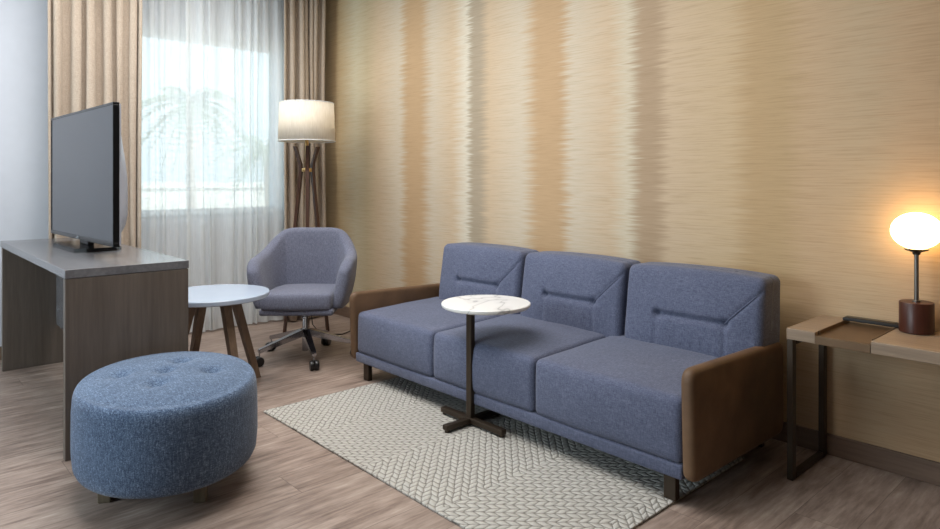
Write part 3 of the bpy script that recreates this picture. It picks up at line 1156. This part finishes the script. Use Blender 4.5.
def emit(name, rgb, strength):
    t = NT(name)
    e = t.n('Emission')
    e.inputs[0].default_value = rgb
    e.inputs[1].default_value = strength
    t.l(e.outputs[0], t.out.inputs[0])
    return t.m


M['shade'] = m_shade()
fl = thing('floor_lamp', (-4.325, 2.365, 0), 'tripod floor lamp with a white drum shade standing in the window corner', 'lamp')
bm = bmesh.new()
lathe(bm, [(0.203, 1.412), (0.193, 1.688)], 0, 0, 64)
lo = link('lamp_shade', bm, M['shade'], fl, True)
md = lo.modifiers.new('thickness', 'SOLIDIFY'); md.thickness = 0.003
for z, r in ((1.412, 0.203), (1.688, 0.193)):
    bm = bmesh.new()
    tube(bm, [(r * cos(2 * pi * k / 48), r * sin(2 * pi * k / 48), z) for k in range(49)], 0.003, 6)
    link('shade_rim', bm, M['white_frame'], lo, True)
bm = bmesh.new()
lathe(bm, [(0, 1.02), (0.013, 1.02), (0.013, 1.50), (0.018, 1.505), (0.018, 1.55), (0, 1.55)], 0, 0, 20)
for k in range(3):
    a = radians(30 + 120 * k)
    oriented_bar(bm, (0.01 * cos(a), 0.01 * sin(a), 1.49), (0.199 * cos(a), 0.199 * sin(a), 1.49), 0.004, 0.004)
link('pole', bm, M['brass'], fl, True, 40)
bm = bmesh.new()
lathe(bm, [(0, 1.190), (0.034, 1.190), (0.036, 1.193), (0.036, 1.213), (0.034, 1.216), (0, 1.216)], 0, 0, 32)
link('collar', bm, M['brass'], fl, True, 40)
bm = bmesh.new()
lathe(bm, [(0, 1.551), (0.014, 1.553), (0.018, 1.58), (0.03, 1.61), (0.027, 1.635), (0, 1.648)], 0, 0, 24)
link('bulb', bm, emit('warm_bulb_glow', (1.0, 0.84, 0.62, 1), 26.0), fl, True)
for k, a in enumerate((radians(-146), radians(94), radians(-26))):
    d = Vector((cos(a), sin(a), 0))
    s = Vector((-sin(a), cos(a), 0))
    bm = bmesh.new()
    pts = [(0.180, 0.0008), (0.053, 1.14), (0.046, 1.20), (0.052, 1.25), (0.094, 1.375)]
    pr_ = None
    for r, z in pts:
        hw, ht = 0.013, 0.011
        w = 0.8 if z < 0.1 else 1.0
        ring = [bm.verts.new(d * (r + sg1 * ht * w) + s * (sg2 * hw * w) + Vector((0, 0, z))) for sg1, sg2 in ((-1, -1), (1, -1), (1, 1), (-1, 1))]
        if pr_:
            for q in range(4): bm.faces.new((pr_[q], pr_[(q + 1) % 4], ring[(q + 1) % 4], ring[q]))
        else: bm.faces.new(ring)
        pr_ = ring
    bm.faces.new(pr_)
    link('leg', bm, M['dark_wood'], fl)
bm = bmesh.new()
tube(bm, [(0.0, 0.0, 1.02), (0.0, 0.0, 0.45), (0.03, 0.03, 0.08), (0.09, 0.07, 0.005), (0.16, 0.20, 0.005), (0.10, 0.32, 0.005), (0.05, 0.5, 0.006)], 0.004, 8)
link('cord', bm, M['rubber'], fl, True)

# ------------------------------------------------------------------ console table
M['ash'] = wood('greyed_ash_wood', (118, 102, 86), (160, 140, 119), 'X', 0.9, 0.42, 0.08)
M['tray'] = plain('bronze_tray_metal', (108, 86, 64), 0.42, 0.55, 0.5)
KY0, KY1, KZ = 2.560, 2.914, 0.572
cn = thing('console_table', (-0.2, 2.74, 0), 'narrow wall console table of pale wood with inset bronze tray and metal frame legs', 'table')
K = Vector(cn.location)


def kpart(name, bm, mat, smooth=False, angle=None):
    return link(name, move(bm, -K), mat, cn, smooth, angle)


KX0, KX1, KT0, KT1 = -1.020, 0.60, -0.918, -0.738
kpart('tabletop', bx(KX0, KT0 - 0.0005, KY0, KY1, KZ - 0.042, KZ, bev=0.002), M['ash'])
kpart('tabletop', bx(KT1 + 0.0005, KX1, KY0, KY1, KZ - 0.042, KZ, bev=0.002), M['ash'])
bm = bmesh.new()
tz = KZ - 0.012
box(bm, KT0, KT1, KY0 - 0.001, KY1, tz - 0.030, tz, bev=0.001)
box(bm, KT0, KT0 + 0.004, KY0 + 0.03, KY1, tz, KZ + 0.002)
box(bm, KT1 - 0.004, KT1, KY0 + 0.03, KY1, tz, KZ + 0.002)
kpart('tray', bm, M['tray'])


def leg_frame(x):
    bm = bmesh.new()
    w, t = 0.022, 0.034
    zt = KZ - 0.0425
    box(bm, x, x + w, KY0 + 0.001, KY0 + 0.001 + t, 0.0005, zt, bev=0.002)
    box(bm, x, x + w, KY1 - t - 0.004, KY1 - 0.004, 0.0005, zt, bev=0.002)
    box(bm, x, x + w, KY0 + 0.0385, KY1 - 0.0385, 0.0005, 0.022, bev=0.002)
    box(bm, x, x + w, KY0 + 0.0385, KY1 - 0.0385, zt - 0.022, zt, bev=0.002)
    return bm


kpart('leg_frame', leg_frame(KX0 + 0.001), M['bronze'])
kpart('leg_frame', leg_frame(KX1 - 0.018), M['bronze'])

# long flat black strip lying at the back of the tray
ps = thing('power_strip', (-0.815, 2.878, KZ + 0.003), 'long flat black strip lying along the wall at the back of the bronze tray', 'power strip')
link('casing', bx(-0.105, 0.090, -0.028, 0.028, 0.0, 0.011, bev=0.002, seg=2), M['black_matte'], ps, True, 40)
link('socket_plate', bx(-0.10, 0.07, -0.016, 0.016, 0.0112, 0.0124, bev=0.001), M['black_gloss'], ps)

# ------------------------------------------------------------------ table lamp
M['redwood'] = wood('red_brown_wood', (52, 27, 20), (80, 43, 32), 'Z', 1.2, 0.35)
M['steel'] = plain('brushed_grey_steel', (128, 126, 122), 0.35, 0.9, 0.5)
tl = thing('table_lamp', (-0.668, 2.838, KZ + 0.0005), 'table lamp with glowing white globe on a round red-brown wooden base on the console', 'lamp')
bm = bmesh.new()
lathe(bm, [(0, 0.0), (0.052, 0.0), (0.055, 0.003), (0.055, 0.108), (0.053, 0.111), (0, 0.111)], 0, 0, 48)
link('base', bm, M['redwood'], tl, True, 40)
bm = bmesh.new()
lathe(bm, [(0, 0.111), (0.013, 0.111), (0.013, 0.116), (0.0075, 0.118), (0.0075, 0.292), (0, 0.292)], 0, 0, 20)
link('stem', bm, M['steel'], tl, True, 40)
bm = bmesh.new()
lathe(bm, [(0, 0.283), (0.012, 0.284), (0.013, 0.292), (0.036, 0.300), (0.040, 0.306), (0.036, 0.306), (0, 0.304)], 0, 0, 32)
link('holder', bm, M['bronze'], tl, True, 40)
bm = bmesh.new()
prof = []
for k in range(25):
    a = -pi / 2 + pi * k / 24
    prof.append((0.082 * cos(a) if 0 < k < 24 else 0.0, 0.371 + 0.068 * sin(a)))
lathe(bm, prof, 0, 0, 48)
link('globe', bm, emit('globe_glow', (1.0, 0.64, 0.27, 1), 10.0), tl, True)
